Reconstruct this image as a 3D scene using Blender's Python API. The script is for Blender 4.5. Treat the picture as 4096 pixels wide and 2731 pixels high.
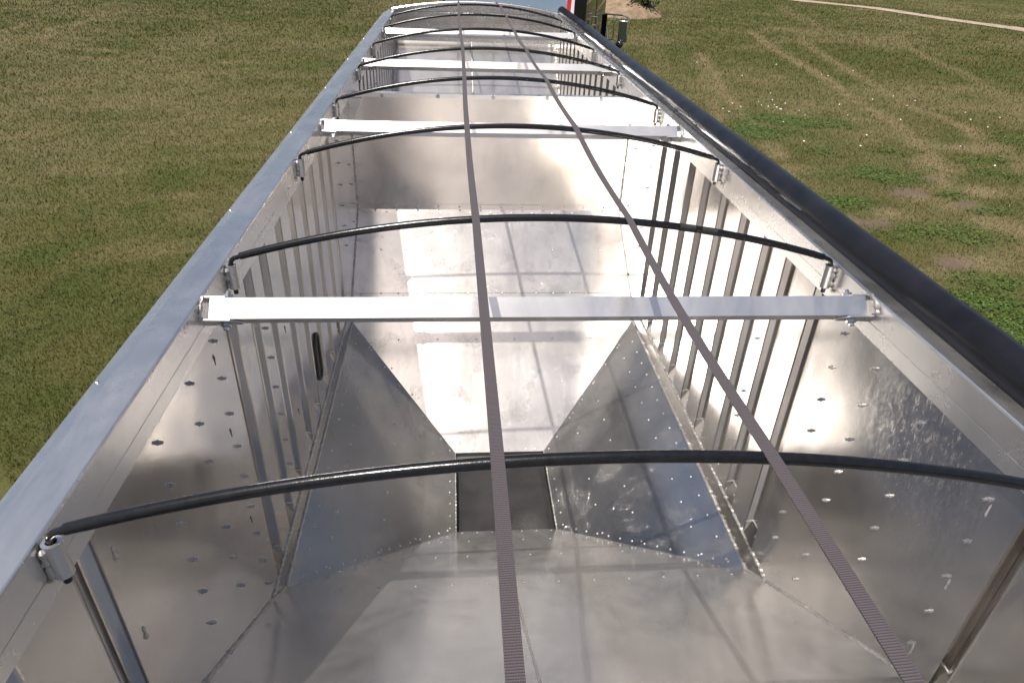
import bpy, bmesh, math, random
import numpy as np
from mathutils import Vector, Matrix, Quaternion

random.seed(7)
RNG = np.random.default_rng(7)
SC = bpy.context.scene
COL = SC.collection
for o in list(bpy.data.objects):
    bpy.data.objects.remove(o)

# ------------------------------------------------------------------ camera
cam_data = bpy.data.cameras.new('camera')
cam = bpy.data.objects.new('camera', cam_data)
COL.objects.link(cam)
cam_data.sensor_width = 36.0
cam_data.lens = 23.895
cam_data.clip_start = 0.05
cam_data.clip_end = 3000.0
YAW, PITCH, ROLL = math.radians(5.543), math.radians(31.332), math.radians(2.396)
CAM = Vector((-0.322, 0.0, 1.062))
_f = Vector((math.sin(YAW) * math.cos(PITCH), math.cos(YAW) * math.cos(PITCH), -math.sin(PITCH)))
_r = Vector((math.cos(YAW), -math.sin(YAW), 0))
_u = _r.cross(_f)
_r2 = _r * math.cos(ROLL) + _u * math.sin(ROLL)
_u2 = _u * math.cos(ROLL) - _r * math.sin(ROLL)
cam.matrix_world = Matrix(((_r2.x, _u2.x, -_f.x, CAM.x), (_r2.y, _u2.y, -_f.y, CAM.y),
                           (_r2.z, _u2.z, -_f.z, CAM.z), (0, 0, 0, 1)))
SC.camera = cam

# ------------------------------------------------------------------ sky, sun, exposure
SUN_DIR = Vector((0.282, 0.2, -1.0)).normalized()      # the way the light travels
world = bpy.data.worlds.new('World')
SC.world = world
world.use_nodes = True
wn = world.node_tree
sky = wn.nodes.new('ShaderNodeTexSky')
sky.sky_type = 'NISHITA'
sky.sun_disc = False
sky.sun_elevation = math.asin(-SUN_DIR.z)
sky.sun_rotation = math.atan2(-SUN_DIR.x, -SUN_DIR.y)
sky.air_density = 1.0
sky.dust_density = 3.5
sky.ozone_density = 0.6
wn.links.new(sky.outputs[0], wn.nodes['Background'].inputs[0])
wn.nodes['Background'].inputs[1].default_value = 0.085
sun_data = bpy.data.lights.new('sun', 'SUN')
sun_data.energy = 5.0
sun_data.angle = math.radians(0.53)
sun_data.color = (1.0, 0.945, 0.86)
sun = bpy.data.objects.new('sun', sun_data)
COL.objects.link(sun)
sun.location = (-6, -4, 20)
sun.rotation_euler = SUN_DIR.to_track_quat('-Z', 'Y').to_euler()
SC.view_settings.view_transform = 'Standard'
SC.view_settings.look = 'None'
SC.view_settings.gamma = 1.0
SC.view_settings.use_curve_mapping = False
SC.view_settings.exposure = 0.34
SC.render.engine = 'CYCLES'
SC.cycles.max_bounces = 12
SC.cycles.diffuse_bounces = 4
SC.cycles.glossy_bounces = 8
SC.cycles.sample_clamp_indirect = 6.0
SC.cycles.use_denoising = True

# ------------------------------------------------------------------ material helpers
def new_mat(name):
    m = bpy.data.materials.new(name)
    m.use_nodes = True
    nt = m.node_tree
    return m, nt, nt.nodes['Principled BSDF']

def node(nt, kind, **kw):
    n = nt.nodes.new(kind)
    for k, v in kw.items():
        if k.startswith('in_'):
            key = k[3:]
            n.inputs[int(key) if key.isdigit() else key.replace('_', ' ')].default_value = v
        else:
            setattr(n, k, v)
    return n

def ramp(nt, src, p0, c0, p1, c1):
    r = nt.nodes.new('ShaderNodeValToRGB')
    r.color_ramp.elements[0].position = p0
    r.color_ramp.elements[0].color = c0 if len(c0) == 4 else (*c0, 1)
    r.color_ramp.elements[1].position = p1
    r.color_ramp.elements[1].color = c1 if len(c1) == 4 else (*c1, 1)
    nt.links.new(src, r.inputs[0])
    return r

def mathn(nt, op, a, b):
    n = nt.nodes.new('ShaderNodeMath'); n.operation = op
    for i, v in enumerate((a, b)):
        if isinstance(v, (int, float)): n.inputs[i].default_value = v
        else: nt.links.new(v, n.inputs[i])
    return n.outputs[0]

def mixc(nt, fac, a, b):
    n = nt.nodes.new('ShaderNodeMix'); n.data_type = 'RGBA'
    if isinstance(fac, (int, float)): n.inputs[0].default_value = fac
    else: nt.links.new(fac, n.inputs[0])
    for idx, v in ((6, a), (7, b)):
        if isinstance(v, tuple): n.inputs[idx].default_value = v if len(v) == 4 else (*v, 1)
        else: nt.links.new(v, n.inputs[idx])
    return n.outputs[2]

def metal(name, base=(0.80, 0.79, 0.775), r0=0.2, r1=0.38, wave=0.010, wscale=1.6,
          brush=None, dirt=0.25, scratch=0.0, haze=0.16, wide=0.75, grain=0.08):
    """bare aluminium sheet: slightly buckled, patchy gloss, brushed grain, grime"""
    m, nt, b = new_mat(name)
    L = nt.links.new
    geo = node(nt, 'ShaderNodeNewGeometry')
    pos = geo.outputs['Position']
    b.inputs['Metallic'].default_value = 1.0
    nb = node(nt, 'ShaderNodeTexNoise', in_Scale=2.6, in_Detail=5.0, in_Roughness=0.6)
    L(pos, nb.inputs['Vector'])
    ng = node(nt, 'ShaderNodeTexNoise', in_Scale=34.0, in_Detail=5.0, in_Roughness=0.7)
    L(pos, ng.inputs['Vector'])
    col = ramp(nt, nb.outputs[0], 0.3, tuple(c * 0.90 for c in base), 0.7, base).outputs[0]
    grime = ramp(nt, ng.outputs[0], 0.56, (0, 0, 0), 0.80, (1, 1, 1)).outputs[0]
    gf = mathn(nt, 'MULTIPLY', grime, dirt)
    col = mixc(nt, gf, col, (0.30, 0.26, 0.21))
    L(col, b.inputs['Base Color'])
    # roughness: large patches + fine grain
    mr = node(nt, 'ShaderNodeMapRange')
    mr.inputs['From Min'].default_value = 0.3; mr.inputs['From Max'].default_value = 0.72
    mr.inputs['To Min'].default_value = r0; mr.inputs['To Max'].default_value = r1
    L(nb.outputs[0], mr.inputs['Value'])
    rr = mathn(nt, 'ADD', mr.outputs[0], mathn(nt, 'MULTIPLY', grime, 0.7 * dirt))
    height = None
    if brush:
        mp = node(nt, 'ShaderNodeMapping'); mp.inputs['Scale'].default_value = brush
        L(pos, mp.inputs['Vector'])
        br = node(nt, 'ShaderNodeTexNoise', in_Scale=1.0, in_Detail=4.0, in_Roughness=0.7)
        L(mp.outputs[0], br.inputs['Vector'])
        rr = mathn(nt, 'ADD', rr, mathn(nt, 'MULTIPLY', mathn(nt, 'SUBTRACT', br.outputs[0], 0.5), grain))
    L(rr, b.inputs['Roughness'])
    wv = node(nt, 'ShaderNodeTexNoise', in_Scale=wscale, in_Detail=1.5, in_Roughness=0.4)
    L(pos, wv.inputs['Vector'])
    bp = node(nt, 'ShaderNodeBump'); bp.inputs['Strength'].default_value = 1.0
    bp.inputs['Distance'].default_value = wave
    L(wv.outputs[0], bp.inputs['Height'])
    fine = node(nt, 'ShaderNodeTexNoise', in_Scale=90.0, in_Detail=3.0)
    L(pos, fine.inputs['Vector'])
    b2 = node(nt, 'ShaderNodeBump'); b2.inputs['Strength'].default_value = 0.02
    b2.inputs['Distance'].default_value = 0.004
    L(fine.outputs[0], b2.inputs['Height']); L(bp.outputs[0], b2.inputs['Normal'])
    last = b2
    if scratch > 0:
        mp2 = node(nt, 'ShaderNodeMapping'); mp2.inputs['Scale'].default_value = (3, 3, 3)
        mp2.inputs['Rotation'].default_value = (0.3, 0.5, 0.9)
        L(pos, mp2.inputs['Vector'])
        vo = node(nt, 'ShaderNodeTexWave', in_Scale=9.0, in_Distortion=14.0, in_Detail=4.0)
        vo.inputs['Detail Scale'].default_value = 2.2
        L(mp2.outputs[0], vo.inputs['Vector'])
        sc = ramp(nt, vo.outputs[0], 0.0, (1, 1, 1), 0.012, (0, 0, 0)).outputs[0]
        nm = node(nt, 'ShaderNodeTexNoise', in_Scale=5.0, in_Detail=2.0)
        L(pos, nm.inputs['Vector'])
        mk = ramp(nt, nm.outputs[0], 0.55, (0, 0, 0), 0.62, (1, 1, 1)).outputs[0]
        sf = mathn(nt, 'MULTIPLY', mathn(nt, 'MULTIPLY', sc, mk), scratch)
        b3 = node(nt, 'ShaderNodeBump'); b3.inputs['Strength'].default_value = 0.5
        b3.inputs['Distance'].default_value = 0.003
        L(sf, b3.inputs['Height']); L(b2.outputs[0], b3.inputs['Normal'])
        last = b3
    L(last.outputs[0], b.inputs['Normal'])
    # a broader second lobe: the dull oxide skin over the bright metal
    wb = node(nt, 'ShaderNodeBsdfPrincipled')
    wb.inputs['Metallic'].default_value = 1.0
    wb.inputs['Roughness'].default_value = wide
    L(col, wb.inputs['Base Color']); L(last.outputs[0], wb.inputs['Normal'])
    ms = node(nt, 'ShaderNodeMixShader')
    mpd = node(nt, 'ShaderNodeMapping'); mpd.inputs['Scale'].default_value = (4.0, 2.2, 1.6); L(pos, mpd.inputs['Vector'])
    nd = node(nt, 'ShaderNodeTexNoise', in_Scale=1.0, in_Detail=8.0, in_Roughness=0.72, in_Distortion=0.8)
    L(mpd.outputs[0], nd.inputs['Vector'])
    hz = ramp(nt, nd.outputs[0], 0.36, (0.45, 0.45, 0.45), 0.68, (1.9, 1.9, 1.9)).outputs[0]
    L(mathn(nt, 'MULTIPLY', hz, haze), ms.inputs[0])
    L(b.outputs[0], ms.inputs[1]); L(wb.outputs[0], ms.inputs[2])
    L(ms.outputs[0], nt.nodes['Material Output'].inputs['Surface'])
    return m

def simple(name, col, rough=0.5, metallic=0.0, nscale=0, namp=0.25, bump=0.0, coat=0.0, bscale=None, spec=0.5):
    m, nt, b = new_mat(name)
    L = nt.links.new
    b.inputs['Roughness'].default_value = rough
    b.inputs['Metallic'].default_value = metallic
    b.inputs['Specular IOR Level'].default_value = spec
    if coat:
        b.inputs['Coat Weight'].default_value = coat
        b.inputs['Coat Roughness'].default_value = 0.04
    if nscale:
        geo = node(nt, 'ShaderNodeNewGeometry')
        n = node(nt, 'ShaderNodeTexNoise', in_Scale=nscale, in_Detail=5.0, in_Roughness=0.65)
        L(geo.outputs['Position'], n.inputs['Vector'])
        r = ramp(nt, n.outputs[0], 0.3, tuple(c * (1 - namp) for c in col), 0.7, tuple(min(1, c * (1 + namp)) for c in col))
        L(r.outputs[0], b.inputs['Base Color'])
        if bump:
            n2 = node(nt, 'ShaderNodeTexNoise', in_Scale=bscale or nscale, in_Detail=4.0)
            L(geo.outputs['Position'], n2.inputs['Vector'])
            bp = node(nt, 'ShaderNodeBump'); bp.inputs['Strength'].default_value = 0.6
            bp.inputs['Distance'].default_value = bump
            L(n2.outputs[0], bp.inputs['Height']); L(bp.outputs[0], b.inputs['Normal'])
    else:
        b.inputs['Base Color'].default_value = (*col, 1)
    return m

M = {}
M['wall'] = metal('wall_aluminium', r0=0.13, r1=0.18, wave=0.018, wscale=1.5, brush=(6, 40, 3.0), dirt=0.08, base=(0.71, 0.68, 0.65), haze=0.06)
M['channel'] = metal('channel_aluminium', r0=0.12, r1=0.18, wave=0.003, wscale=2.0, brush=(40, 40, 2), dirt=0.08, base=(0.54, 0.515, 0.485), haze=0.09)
M['slope'] = metal('slope_aluminium', r0=0.15, r1=0.20, wave=0.009, wscale=1.3, brush=(30, 4, 4), dirt=0.06, scratch=1.0, base=(0.66, 0.645, 0.63), haze=0.14, wide=0.8)
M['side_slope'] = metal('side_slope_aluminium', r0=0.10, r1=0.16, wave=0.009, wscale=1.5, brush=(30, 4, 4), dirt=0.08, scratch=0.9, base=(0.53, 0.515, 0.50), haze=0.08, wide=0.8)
M['far_slope'] = metal('far_slope_aluminium', r0=0.13, r1=0.17, wave=0.002, wscale=1.0, brush=(30, 4, 4), dirt=0.05, base=(0.64, 0.625, 0.605), haze=0.12, wide=0.8)
M['partition'] = metal('partition_aluminium', r0=0.12, r1=0.18, wave=0.014, wscale=1.3, brush=(30, 8, 2), dirt=0.05, base=(0.72, 0.69, 0.66), haze=0.06)
M['rail'] = metal('rail_aluminium', r0=0.24, r1=0.30, wave=0.001, wscale=3, brush=(30, 1.5, 30), dirt=0.02, base=(0.75, 0.735, 0.725), haze=0.10, wide=0.7, grain=0.02)
M['bar'] = metal('bar_aluminium', r0=0.20, r1=0.24, wave=0.0004, wscale=4, brush=(1.5, 60, 60), dirt=0.0, base=(0.76, 0.75, 0.745), grain=0.04)
M['bright'] = metal('machined_aluminium', r0=0.24, r1=0.34, wave=0.0005, wscale=8, dirt=0.25, base=(0.62, 0.62, 0.62))
M['weld'] = metal('weld_bead_aluminium', r0=0.42, r1=0.6, wave=0.003, wscale=60, dirt=0.7, base=(0.50, 0.485, 0.47))
M['weld_dirty'] = metal('burnt_weld', r0=0.5, r1=0.7, wave=0.003, wscale=60, dirt=0.9, base=(0.22, 0.19, 0.16))
M['bolt'] = metal('zinc_bolt', r0=0.25, r1=0.38, wave=0.0, wscale=4, dirt=0.2, base=(0.44, 0.44, 0.45))
M['skin'] = metal('outer_skin_aluminium', r0=0.2, r1=0.3, wave=0.004, wscale=2, dirt=0.15, base=(0.66, 0.65, 0.64))
M['black_tube'] = simple('black_powder_coat', (0.007, 0.007, 0.008), 0.20, 0, 60, 0.5, 0.0006, bscale=220)
M['rubber'] = simple('black_rubber', (0.015, 0.015, 0.015), 0.6, 0, 40, 0.4)
M['trap'] = simple('trap_door_steel', (0.028, 0.027, 0.027), 0.36, 0.2, 5, 0.35)
nt = M['trap'].node_tree; b = nt.nodes['Principled BSDF']
geo = node(nt, 'ShaderNodeNewGeometry')
dn = node(nt, 'ShaderNodeTexNoise', in_Scale=160.0, in_Detail=4.0, in_Roughness=0.8); nt.links.new(geo.outputs['Position'], dn.inputs['Vector'])
dd = node(nt, 'ShaderNodeVectorMath', operation='DISTANCE'); nt.links.new(geo.outputs['Position'], dd.inputs[0]); dd.inputs[1].default_value = (0.16, 3.23, -2.37)
dm = ramp(nt, dd.outputs['Value'], 0.02, (0.8, 0.8, 0.8), 0.16, (0.03, 0.03, 0.03)).outputs[0]
df = mathn(nt, 'MULTIPLY', ramp(nt, dn.outputs[0], 0.48, (0, 0, 0), 0.75, (1, 1, 1)).outputs[0], dm)
nt.links.new(mixc(nt, df, b.inputs['Base Color'].links[0].from_socket, (0.36, 0.33, 0.30)), b.inputs['Base Color'])
M['glass'] = simple('tinted_glass', (0.05, 0.06, 0.05), 0.05, 0, spec=0.8)

# black vinyl tarp: faint weave, dust
m, nt, b = new_mat('black_vinyl_tarp')
geo = node(nt, 'ShaderNodeNewGeometry')
n1 = node(nt, 'ShaderNodeTexNoise', in_Scale=5.0, in_Detail=6.0)
n2 = node(nt, 'ShaderNodeTexNoise', in_Scale=1.0, in_Detail=3.0)
mp = node(nt, 'ShaderNodeMapping'); mp.inputs['Scale'].default_value = (26, 1.6, 26)
nt.links.new(geo.outputs['Position'], mp.inputs['Vector'])
nt.links.new(geo.outputs['Position'], n1.inputs['Vector']); nt.links.new(mp.outputs[0], n2.inputs['Vector'])
nt.links.new(ramp(nt, n1.outputs[0], 0.35, (0.006, 0.006, 0.008), 0.8, (0.016, 0.016, 0.020)).outputs[0], b.inputs['Base Color'])
b.inputs['Roughness'].default_value = 0.26; b.inputs['Specular IOR Level'].default_value = 0.32
bp = node(nt, 'ShaderNodeBump'); bp.inputs['Strength'].default_value = 0.5; bp.inputs['Distance'].default_value = 0.006
nt.links.new(n2.outputs[0], bp.inputs['Height']); nt.links.new(bp.outputs[0], b.inputs['Normal'])
M['tarp'] = m
M['flap'] = simple('tarp_edge_painted_sheen', (0.16, 0.155, 0.155), 0.20, 0.7, 3, 0.3, 0.0015, bscale=5)  # black vinyl's edge greyed and part metallic: reflected wall glare put into the colour

# woven webbing: ribs across the strap
m, nt, b = new_mat('mauve_grey_webbing')
geo = node(nt, 'ShaderNodeNewGeometry')
sep = node(nt, 'ShaderNodeSeparateXYZ'); nt.links.new(geo.outputs['Position'], sep.inputs[0])
ph = mathn(nt, 'MULTIPLY', sep.outputs[1], 2 * math.pi / 0.0046)
sn = mathn(nt, 'SINE', ph, 0.0)
ph2 = mathn(nt, 'SINE', mathn(nt, 'MULTIPLY', sep.outputs[0], 2 * math.pi / 0.0022), 0.0)
mix = mathn(nt, 'ADD', sn, mathn(nt, 'MULTIPLY', ph2, 0.35))
cr = ramp(nt, mathn(nt, 'ADD', mathn(nt, 'MULTIPLY', mix, 0.33), 0.5), 0.1, (0.070, 0.057, 0.064), 0.95, (0.108, 0.091, 0.101))
nz = node(nt, 'ShaderNodeTexNoise', in_Scale=6.0, in_Detail=3.0); nt.links.new(geo.outputs['Position'], nz.inputs['Vector'])
nt.links.new(mixc(nt, mathn(nt, 'MULTIPLY', nz.outputs[0], 0.25), cr.outputs[0], (0.085, 0.072, 0.076)), b.inputs['Base Color'])
b.inputs['Roughness'].default_value = 0.55
bp = node(nt, 'ShaderNodeBump'); bp.inputs['Strength'].default_value = 0.9; bp.inputs['Distance'].default_value = 0.0012
nt.links.new(mix, bp.inputs['Height']); nt.links.new(bp.outputs[0], b.inputs['Normal'])
M['web'] = m

# right-hand flat panel keeps its dried splash marks
m = M['wall'].copy(); m.name = 'wall_aluminium_splashed'
nt = m.node_tree; b = nt.nodes['Principled BSDF']
geo = node(nt, 'ShaderNodeNewGeometry')
mp = node(nt, 'ShaderNodeMapping'); mp.inputs['Scale'].default_value = (1, 60, 26)
nt.links.new(geo.outputs['Position'], mp.inputs['Vector'])
st = node(nt, 'ShaderNodeTexNoise', in_Scale=1.0, in_Detail=6.0, in_Roughness=0.7, in_Distortion=0.6)
nt.links.new(mp.outputs[0], st.inputs['Vector'])
stf = ramp(nt, st.outputs[0], 0.44, (0, 0, 0), 0.70, (1, 1, 1)).outputs[0]
dist = node(nt, 'ShaderNodeVectorMath', operation='DISTANCE')
mp3 = node(nt, 'ShaderNodeMapping'); mp3.inputs['Scale'].default_value = (0, 1.0, 1.0)
nt.links.new(geo.outputs['Position'], mp3.inputs['Vector'])
nt.links.new(mp3.outputs[0], dist.inputs[0]); dist.inputs[1].default_value = (0, 1.55, -0.36)
msk = ramp(nt, dist.outputs['Value'], 0.10, (1, 1, 1), 0.42, (0, 0, 0)).outputs[0]
f = mathn(nt, 'MULTIPLY', stf, msk)
old = b.inputs['Base Color'].links[0].from_socket
nt.links.new(mixc(nt, mathn(nt, 'MULTIPLY', f, 0.45), old, (0.46, 0.45, 0.43)), b.inputs['Base Color'])
oldr = b.inputs['Roughness'].links[0].from_socket
nt.links.new(mathn(nt, 'ADD', oldr, mathn(nt, 'MULTIPLY', f, 0.22)), b.inputs['Roughness'])
M['wall_splash'] = m

# ------------------------------------------------------------------ mesh helpers
class MB:
    def __init__(s):
        s.v = []; s.f = []
    def add(s, vs, fs):
        n = len(s.v); s.v += [tuple(p) for p in vs]; s.f += [tuple(i + n for i in f) for f in fs]
        return s
    def quad(s, *p):
        return s.add(p, [tuple(range(len(p)))])
    def box(s, x0, x1, y0, y1, z0, z1):
        vs = [(x, y, z) for z in (z0, z1) for y in (y0, y1) for x in (x0, x1)]
        return s.add(vs, [(0, 2, 3, 1), (4, 5, 7, 6), (0, 1, 5, 4), (2, 6, 7, 3), (0, 4, 6, 2), (1, 3, 7, 5)])
    def plate(s, pts, n, t):
        """polygon pts with thickness t against the normal n"""
        n = Vector(n).normalized() * t
        k = len(pts)
        top = [Vector(p) for p in pts]; bot = [p - n for p in top]
        fs = [tuple(range(k)), tuple(range(2 * k - 1, k - 1, -1))]
        fs += [(i, k + i, k + (i + 1) % k, (i + 1) % k) for i in range(k)]
        return s.add(top + bot, fs)
    def tube(s, pts, rad, seg=8, cap=True):
        pts = [Vector(p) for p in pts]
        if not hasattr(rad, '__len__'): rad = [rad] * len(pts)
        base = len(s.v); up = None
        for i, p in enumerate(pts):
            t = (pts[min(i + 1, len(pts) - 1)] - pts[max(i - 1, 0)]).normalized()
            if up is None:
                up = Vector((0, 0, 1)) if abs(t.z) < 0.9 else Vector((0, 1, 0))
            a = t.cross(up).normalized(); c = a.cross(t).normalized(); up = c
            for k in range(seg):
                w = 2 * math.pi * k / seg
                s.v.append(tuple(p + (a * math.cos(w) + c * math.sin(w)) * rad[i]))
        for i in range(len(pts) - 1):
            for k in range(seg):
                q = base + i * seg
                s.f.append((q + k, q + (k + 1) % seg, q + seg + (k + 1) % seg, q + seg + k))
        if cap:
            s.f.append(tuple(base + k for k in range(seg)))
            s.f.append(tuple(base + (len(pts) - 1) * seg + k for k in reversed(range(seg))))
        return s
    def prism(s, prof, y0, y1, cap=True):
        """closed profile of (x, z) run along y"""
        k = len(prof); n = len(s.v)
        s.v += [(x, y0, z) for x, z in prof] + [(x, y1, z) for x, z in prof]
        s.f += [(n + i, n + (i + 1) % k, n + k + (i + 1) % k, n + k + i) for i in range(k)]
        if cap:
            s.f.append(tuple(n + i for i in range(k))[::-1]); s.f.append(tuple(n + k + i for i in range(k)))
        return s
    def lathe(s, prof, c, axis, seg=20):
        """prof: (radius, offset along axis) list, around axis through c"""
        c = Vector(c); ax = Vector(axis).normalized()
        up = Vector((0, 0, 1)) if abs(ax.z) < 0.9 else Vector((1, 0, 0))
        a = ax.cross(up).normalized(); d = a.cross(ax)
        n = len(s.v)
        for r, h in prof:
            for k in range(seg):
                w = 2 * math.pi * k / seg
                s.v.append(tuple(c + ax * h + (a * math.cos(w) + d * math.sin(w)) * r))
        for i in range(len(prof) - 1):
            for k in range(seg):
                q = n + i * seg
                s.f.append((q + k, q + (k + 1) % seg, q + seg + (k + 1) % seg, q + seg + k))
        return s
    def mesh(s, name, mat, smooth=False, angle=None):
        me = bpy.data.meshes.new(name)
        me.from_pydata(s.v, [], s.f)
        bm = bmesh.new(); bm.from_mesh(me)
        bmesh.ops.recalc_face_normals(bm, faces=bm.faces)
        bm.to_mesh(me); bm.free()
        me.materials.append(mat)
        if smooth:
            me.polygons.foreach_set('use_smooth', [True] * len(me.polygons))
            if angle is not None and hasattr(me, 'set_sharp_from_angle'):
                me.set_sharp_from_angle(angle=math.radians(angle))
        me.update()
        return me
    def build(s, name, mat, parent=None, smooth=False, angle=35):
        return put(name, s.mesh(name, mat, smooth, angle), parent)

ROOT_LOC = {}
def put(name, me, parent=None, loc=None, rot=None):
    o = bpy.data.objects.new(name, me)
    COL.objects.link(o)
    if parent is not None:
        o.parent = parent
        if parent.name in ROOT_LOC:
            o.matrix_parent_inverse = Matrix.Translation(-ROOT_LOC[parent.name])
    if loc is not None: o.location = loc
    if rot is not None:
        o.rotation_mode = 'QUATERNION'; o.rotation_quaternion = rot
    return o

def empty(name, loc, world_parts=True, rotz=0.0):
    o = bpy.data.objects.new(name, None)
    o.empty_display_size = 0.2
    COL.objects.link(o)
    o.location = loc
    o.rotation_euler = (0, 0, rotz)
    if world_parts: ROOT_LOC[o.name] = Vector(loc)
    return o

def tag(o, label=None, cat=None, group=None, kind=None):
    if label: o['label'] = label
    if cat: o['category'] = cat
    if group: o['group'] = group
    if kind: o['kind'] = kind
    return o

def weld(pts, r=0.005, jit=0.35, step=0.010, gaps=0.0):
    """a lumpy bead along a polyline"""
    mb = MB(); out = []
    for a, c in zip(pts[:-1], pts[1:]):
        a, c = Vector(a), Vector(c)
        n = max(2, int((c - a).length / step))
        out += [a.lerp(c, i / n) for i in range(n)]
    out.append(Vector(pts[-1]))
    rad = []
    for i in range(len(out)):
        rad.append(r * (1 + jit * math.sin(i * 1.9) * 0.5 + jit * (random.random() - 0.5)))
        out[i] = out[i] + Vector((random.uniform(-1, 1), random.uniform(-1, 1), random.uniform(-1, 1))) * r * 0.25
    rad[0] *= 0.4; rad[-1] *= 0.4
    mb.tube(out, rad, seg=6)
    return mb

GZ = -2.9
# ================================================================== GROUND
def vnoise(x, y, scale, seed):
    rg = np.random.default_rng(seed)
    T = rg.random((128, 128))
    u = x / scale + 300.37; w = y / scale + 300.11
    i = np.floor(u).astype(int); j = np.floor(w).astype(int)
    fu = u - i; fw = w - j
    fu = fu * fu * (3 - 2 * fu); fw = fw * fw * (3 - 2 * fw)
    i0 = i % 128; i1 = (i + 1) % 128; j0 = j % 128; j1 = (j + 1) % 128
    return (T[i0, j0] * (1 - fu) + T[i1, j0] * fu) * (1 - fw) + (T[i0, j1] * (1 - fu) + T[i1, j1] * fu) * fw

def fbm(x, y, scale, seed, octv=4):
    s = 0; a = 0.5; t = 0
    for k in range(octv):
        s = s + a * vnoise(x, y, scale / 2 ** k, seed + k); t += a; a *= 0.55
    return s / t

TRACKS = [  # wheel tracks pressed pale into the grass: points, width, strength
    ([(9.4, 28), (8.6, 24.7), (7.9, 21.7), (7.5, 19.3), (7.0, 16.6), (6.6, 14)], 0.30, 0.8),
    ([(8.9, 27), (8.1, 23.9), (7.1, 20.1), (6.5, 17.2), (6.0, 15)], 0.30, 0.6),
    ([(14.2, 35), (13.0, 29.8), (12.3, 24.8), (11.4, 19.9), (10.8, 16.3), (10.0, 14.0), (9.0, 12)], 0.32, 0.8),
    ([(15.6, 33), (14.2, 26.9), (13.3, 22.6), (12.7, 18.9), (12.6, 16.8), (11.7, 13.4), (10.8, 11)], 0.32, 0.7),
    ([(20.5, 33), (18.4, 26.1), (17.5, 23.1), (15.8, 18.7), (14, 15)], 0.32, 0.6),
    ([(22, 50), (20.4, 44.5), (19.1, 38.1), (17.0, 34)], 0.6, 0.45),
    ([(11.3, 29.5), (15.1, 32.7), (19.0, 37.5)], 0.35, 0.45),
    ([(9.9, 36.8), (7.4, 27.8), (6.3, 22.5), (5.6, 18)], 0.5, 0.35),
    ([(-15.5, 34), (-15.6, 30.3), (-15.3, 28.4), (-14.4, 26.5), (-13.3, 25.5), (-11.5, 25)], 0.30, 0.7),
    ([(-15.6, 32), (-15.0, 30.2), (-14.9, 28.5), (-14.0, 26.9), (-12.9, 26.1)], 0.30, 0.5),
    ([(-17.4, 32), (-17.0, 30.5), (-16.8, 28.6), (-15.8, 26.6), (-14.4, 25.0), (-12.9, 23.8), (-11, 23.4)], 0.30, 0.6),
    ([(17, 45), (21, 42), (26, 38.5), (31, 34)], 0.5, 0.35),
    ([(13, 40), (17, 36.8), (22, 34), (30, 31)], 0.5, 0.25),
]
TAN = [(7.31, 10.64, 1.0, .5), (9.63, 13.22, .7, .5), (9.82, 11.8, .9, .45), (8.88, 10.02, .8, .5), (7.39, 8.56, .6, .45),
       (6.46, 12.97, .8, .4), (6.62, 8.15, .5, .3), (8.25, 11.37, .9, .4), (10.01, 17.25, .9, .5), (8.62, 11.01, .9, .35),
       (11.6, 15.0, .9, .5), (10.6, 10.4, .8, .6), (9.6, 9.2, .9, .5), (12.6, 13.0, 1.0, .6),
       (-7.04, 12.44, 1.4, .35), (-5.37, 14.19, 1.2, .35), (-6.96, 15.87, .9, .4), (-4.73, 11.17, .9, .3), (-6.82, 10.57, 1.0, .3),
       (-10.86, 21.5, 2.0, .5), (-7.36, 23.42, 1.6, .4), (-4.2, 9.0, .8, .3)]
SOIL = [(6.62, 10.14, .55, .3), (8.08, 11.65, .5, .28), (9.11, 12.51, .35, .25), (8.89, 11.02, .3, .2), (7.0, 8.6, .3, .2)]
GREEN = [(7.96, 12.69, 1.25, .65), (7.69, 14.41, .7, .5), (9.37, 14.49, .6, .35), (7.38, 9.7, .95, .45), (10.65, 12.91, .55, .3),
         (11.03, 13.77, .6, .3), (8.79, 11.53, .35, .2), (7.12, 7.93, .7, .35), (6.31, 6.56, .9, .6), (9.11, 10.76, .4, .2),
         (6.6, 11.06, .6, .45), (8.7, 12.39, .4, .25), (7.61, 9.41, .5, .3), (8.3, 17.13, 1.6, .9), (6.47, 7.37, .7, .4),
         (7.0, 16.0, .9, .9), (12.2, 12.0, .6, .4), (10.2, 9.3, .6, .4), (13.0, 15.4, .5, .3), (9.0, 8.0, .8, .5)]

def seg_dist(x, y, pts):
    d = np.full(x.shape, 1e9)
    for (ax, ay), (bx, by) in zip(pts[:-1], pts[1:]):
        vx, vy = bx - ax, by - ay
        t = np.clip(((x - ax) * vx + (y - ay) * vy) / (vx * vx + vy * vy), 0, 1)
        d = np.minimum(d, np.hypot(x - ax - t * vx, y - ay - t * vy))
    return d

def blob(x, y, lst, warp):
    f = np.zeros(x.shape)
    for cx, cy, rx, ry in lst:
        q = ((x - cx) / rx) ** 2 + ((y - cy) / ry) ** 2
        f = np.maximum(f, np.clip(1.35 - np.sqrt(q) + warp, 0, 1))
    return f

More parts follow.
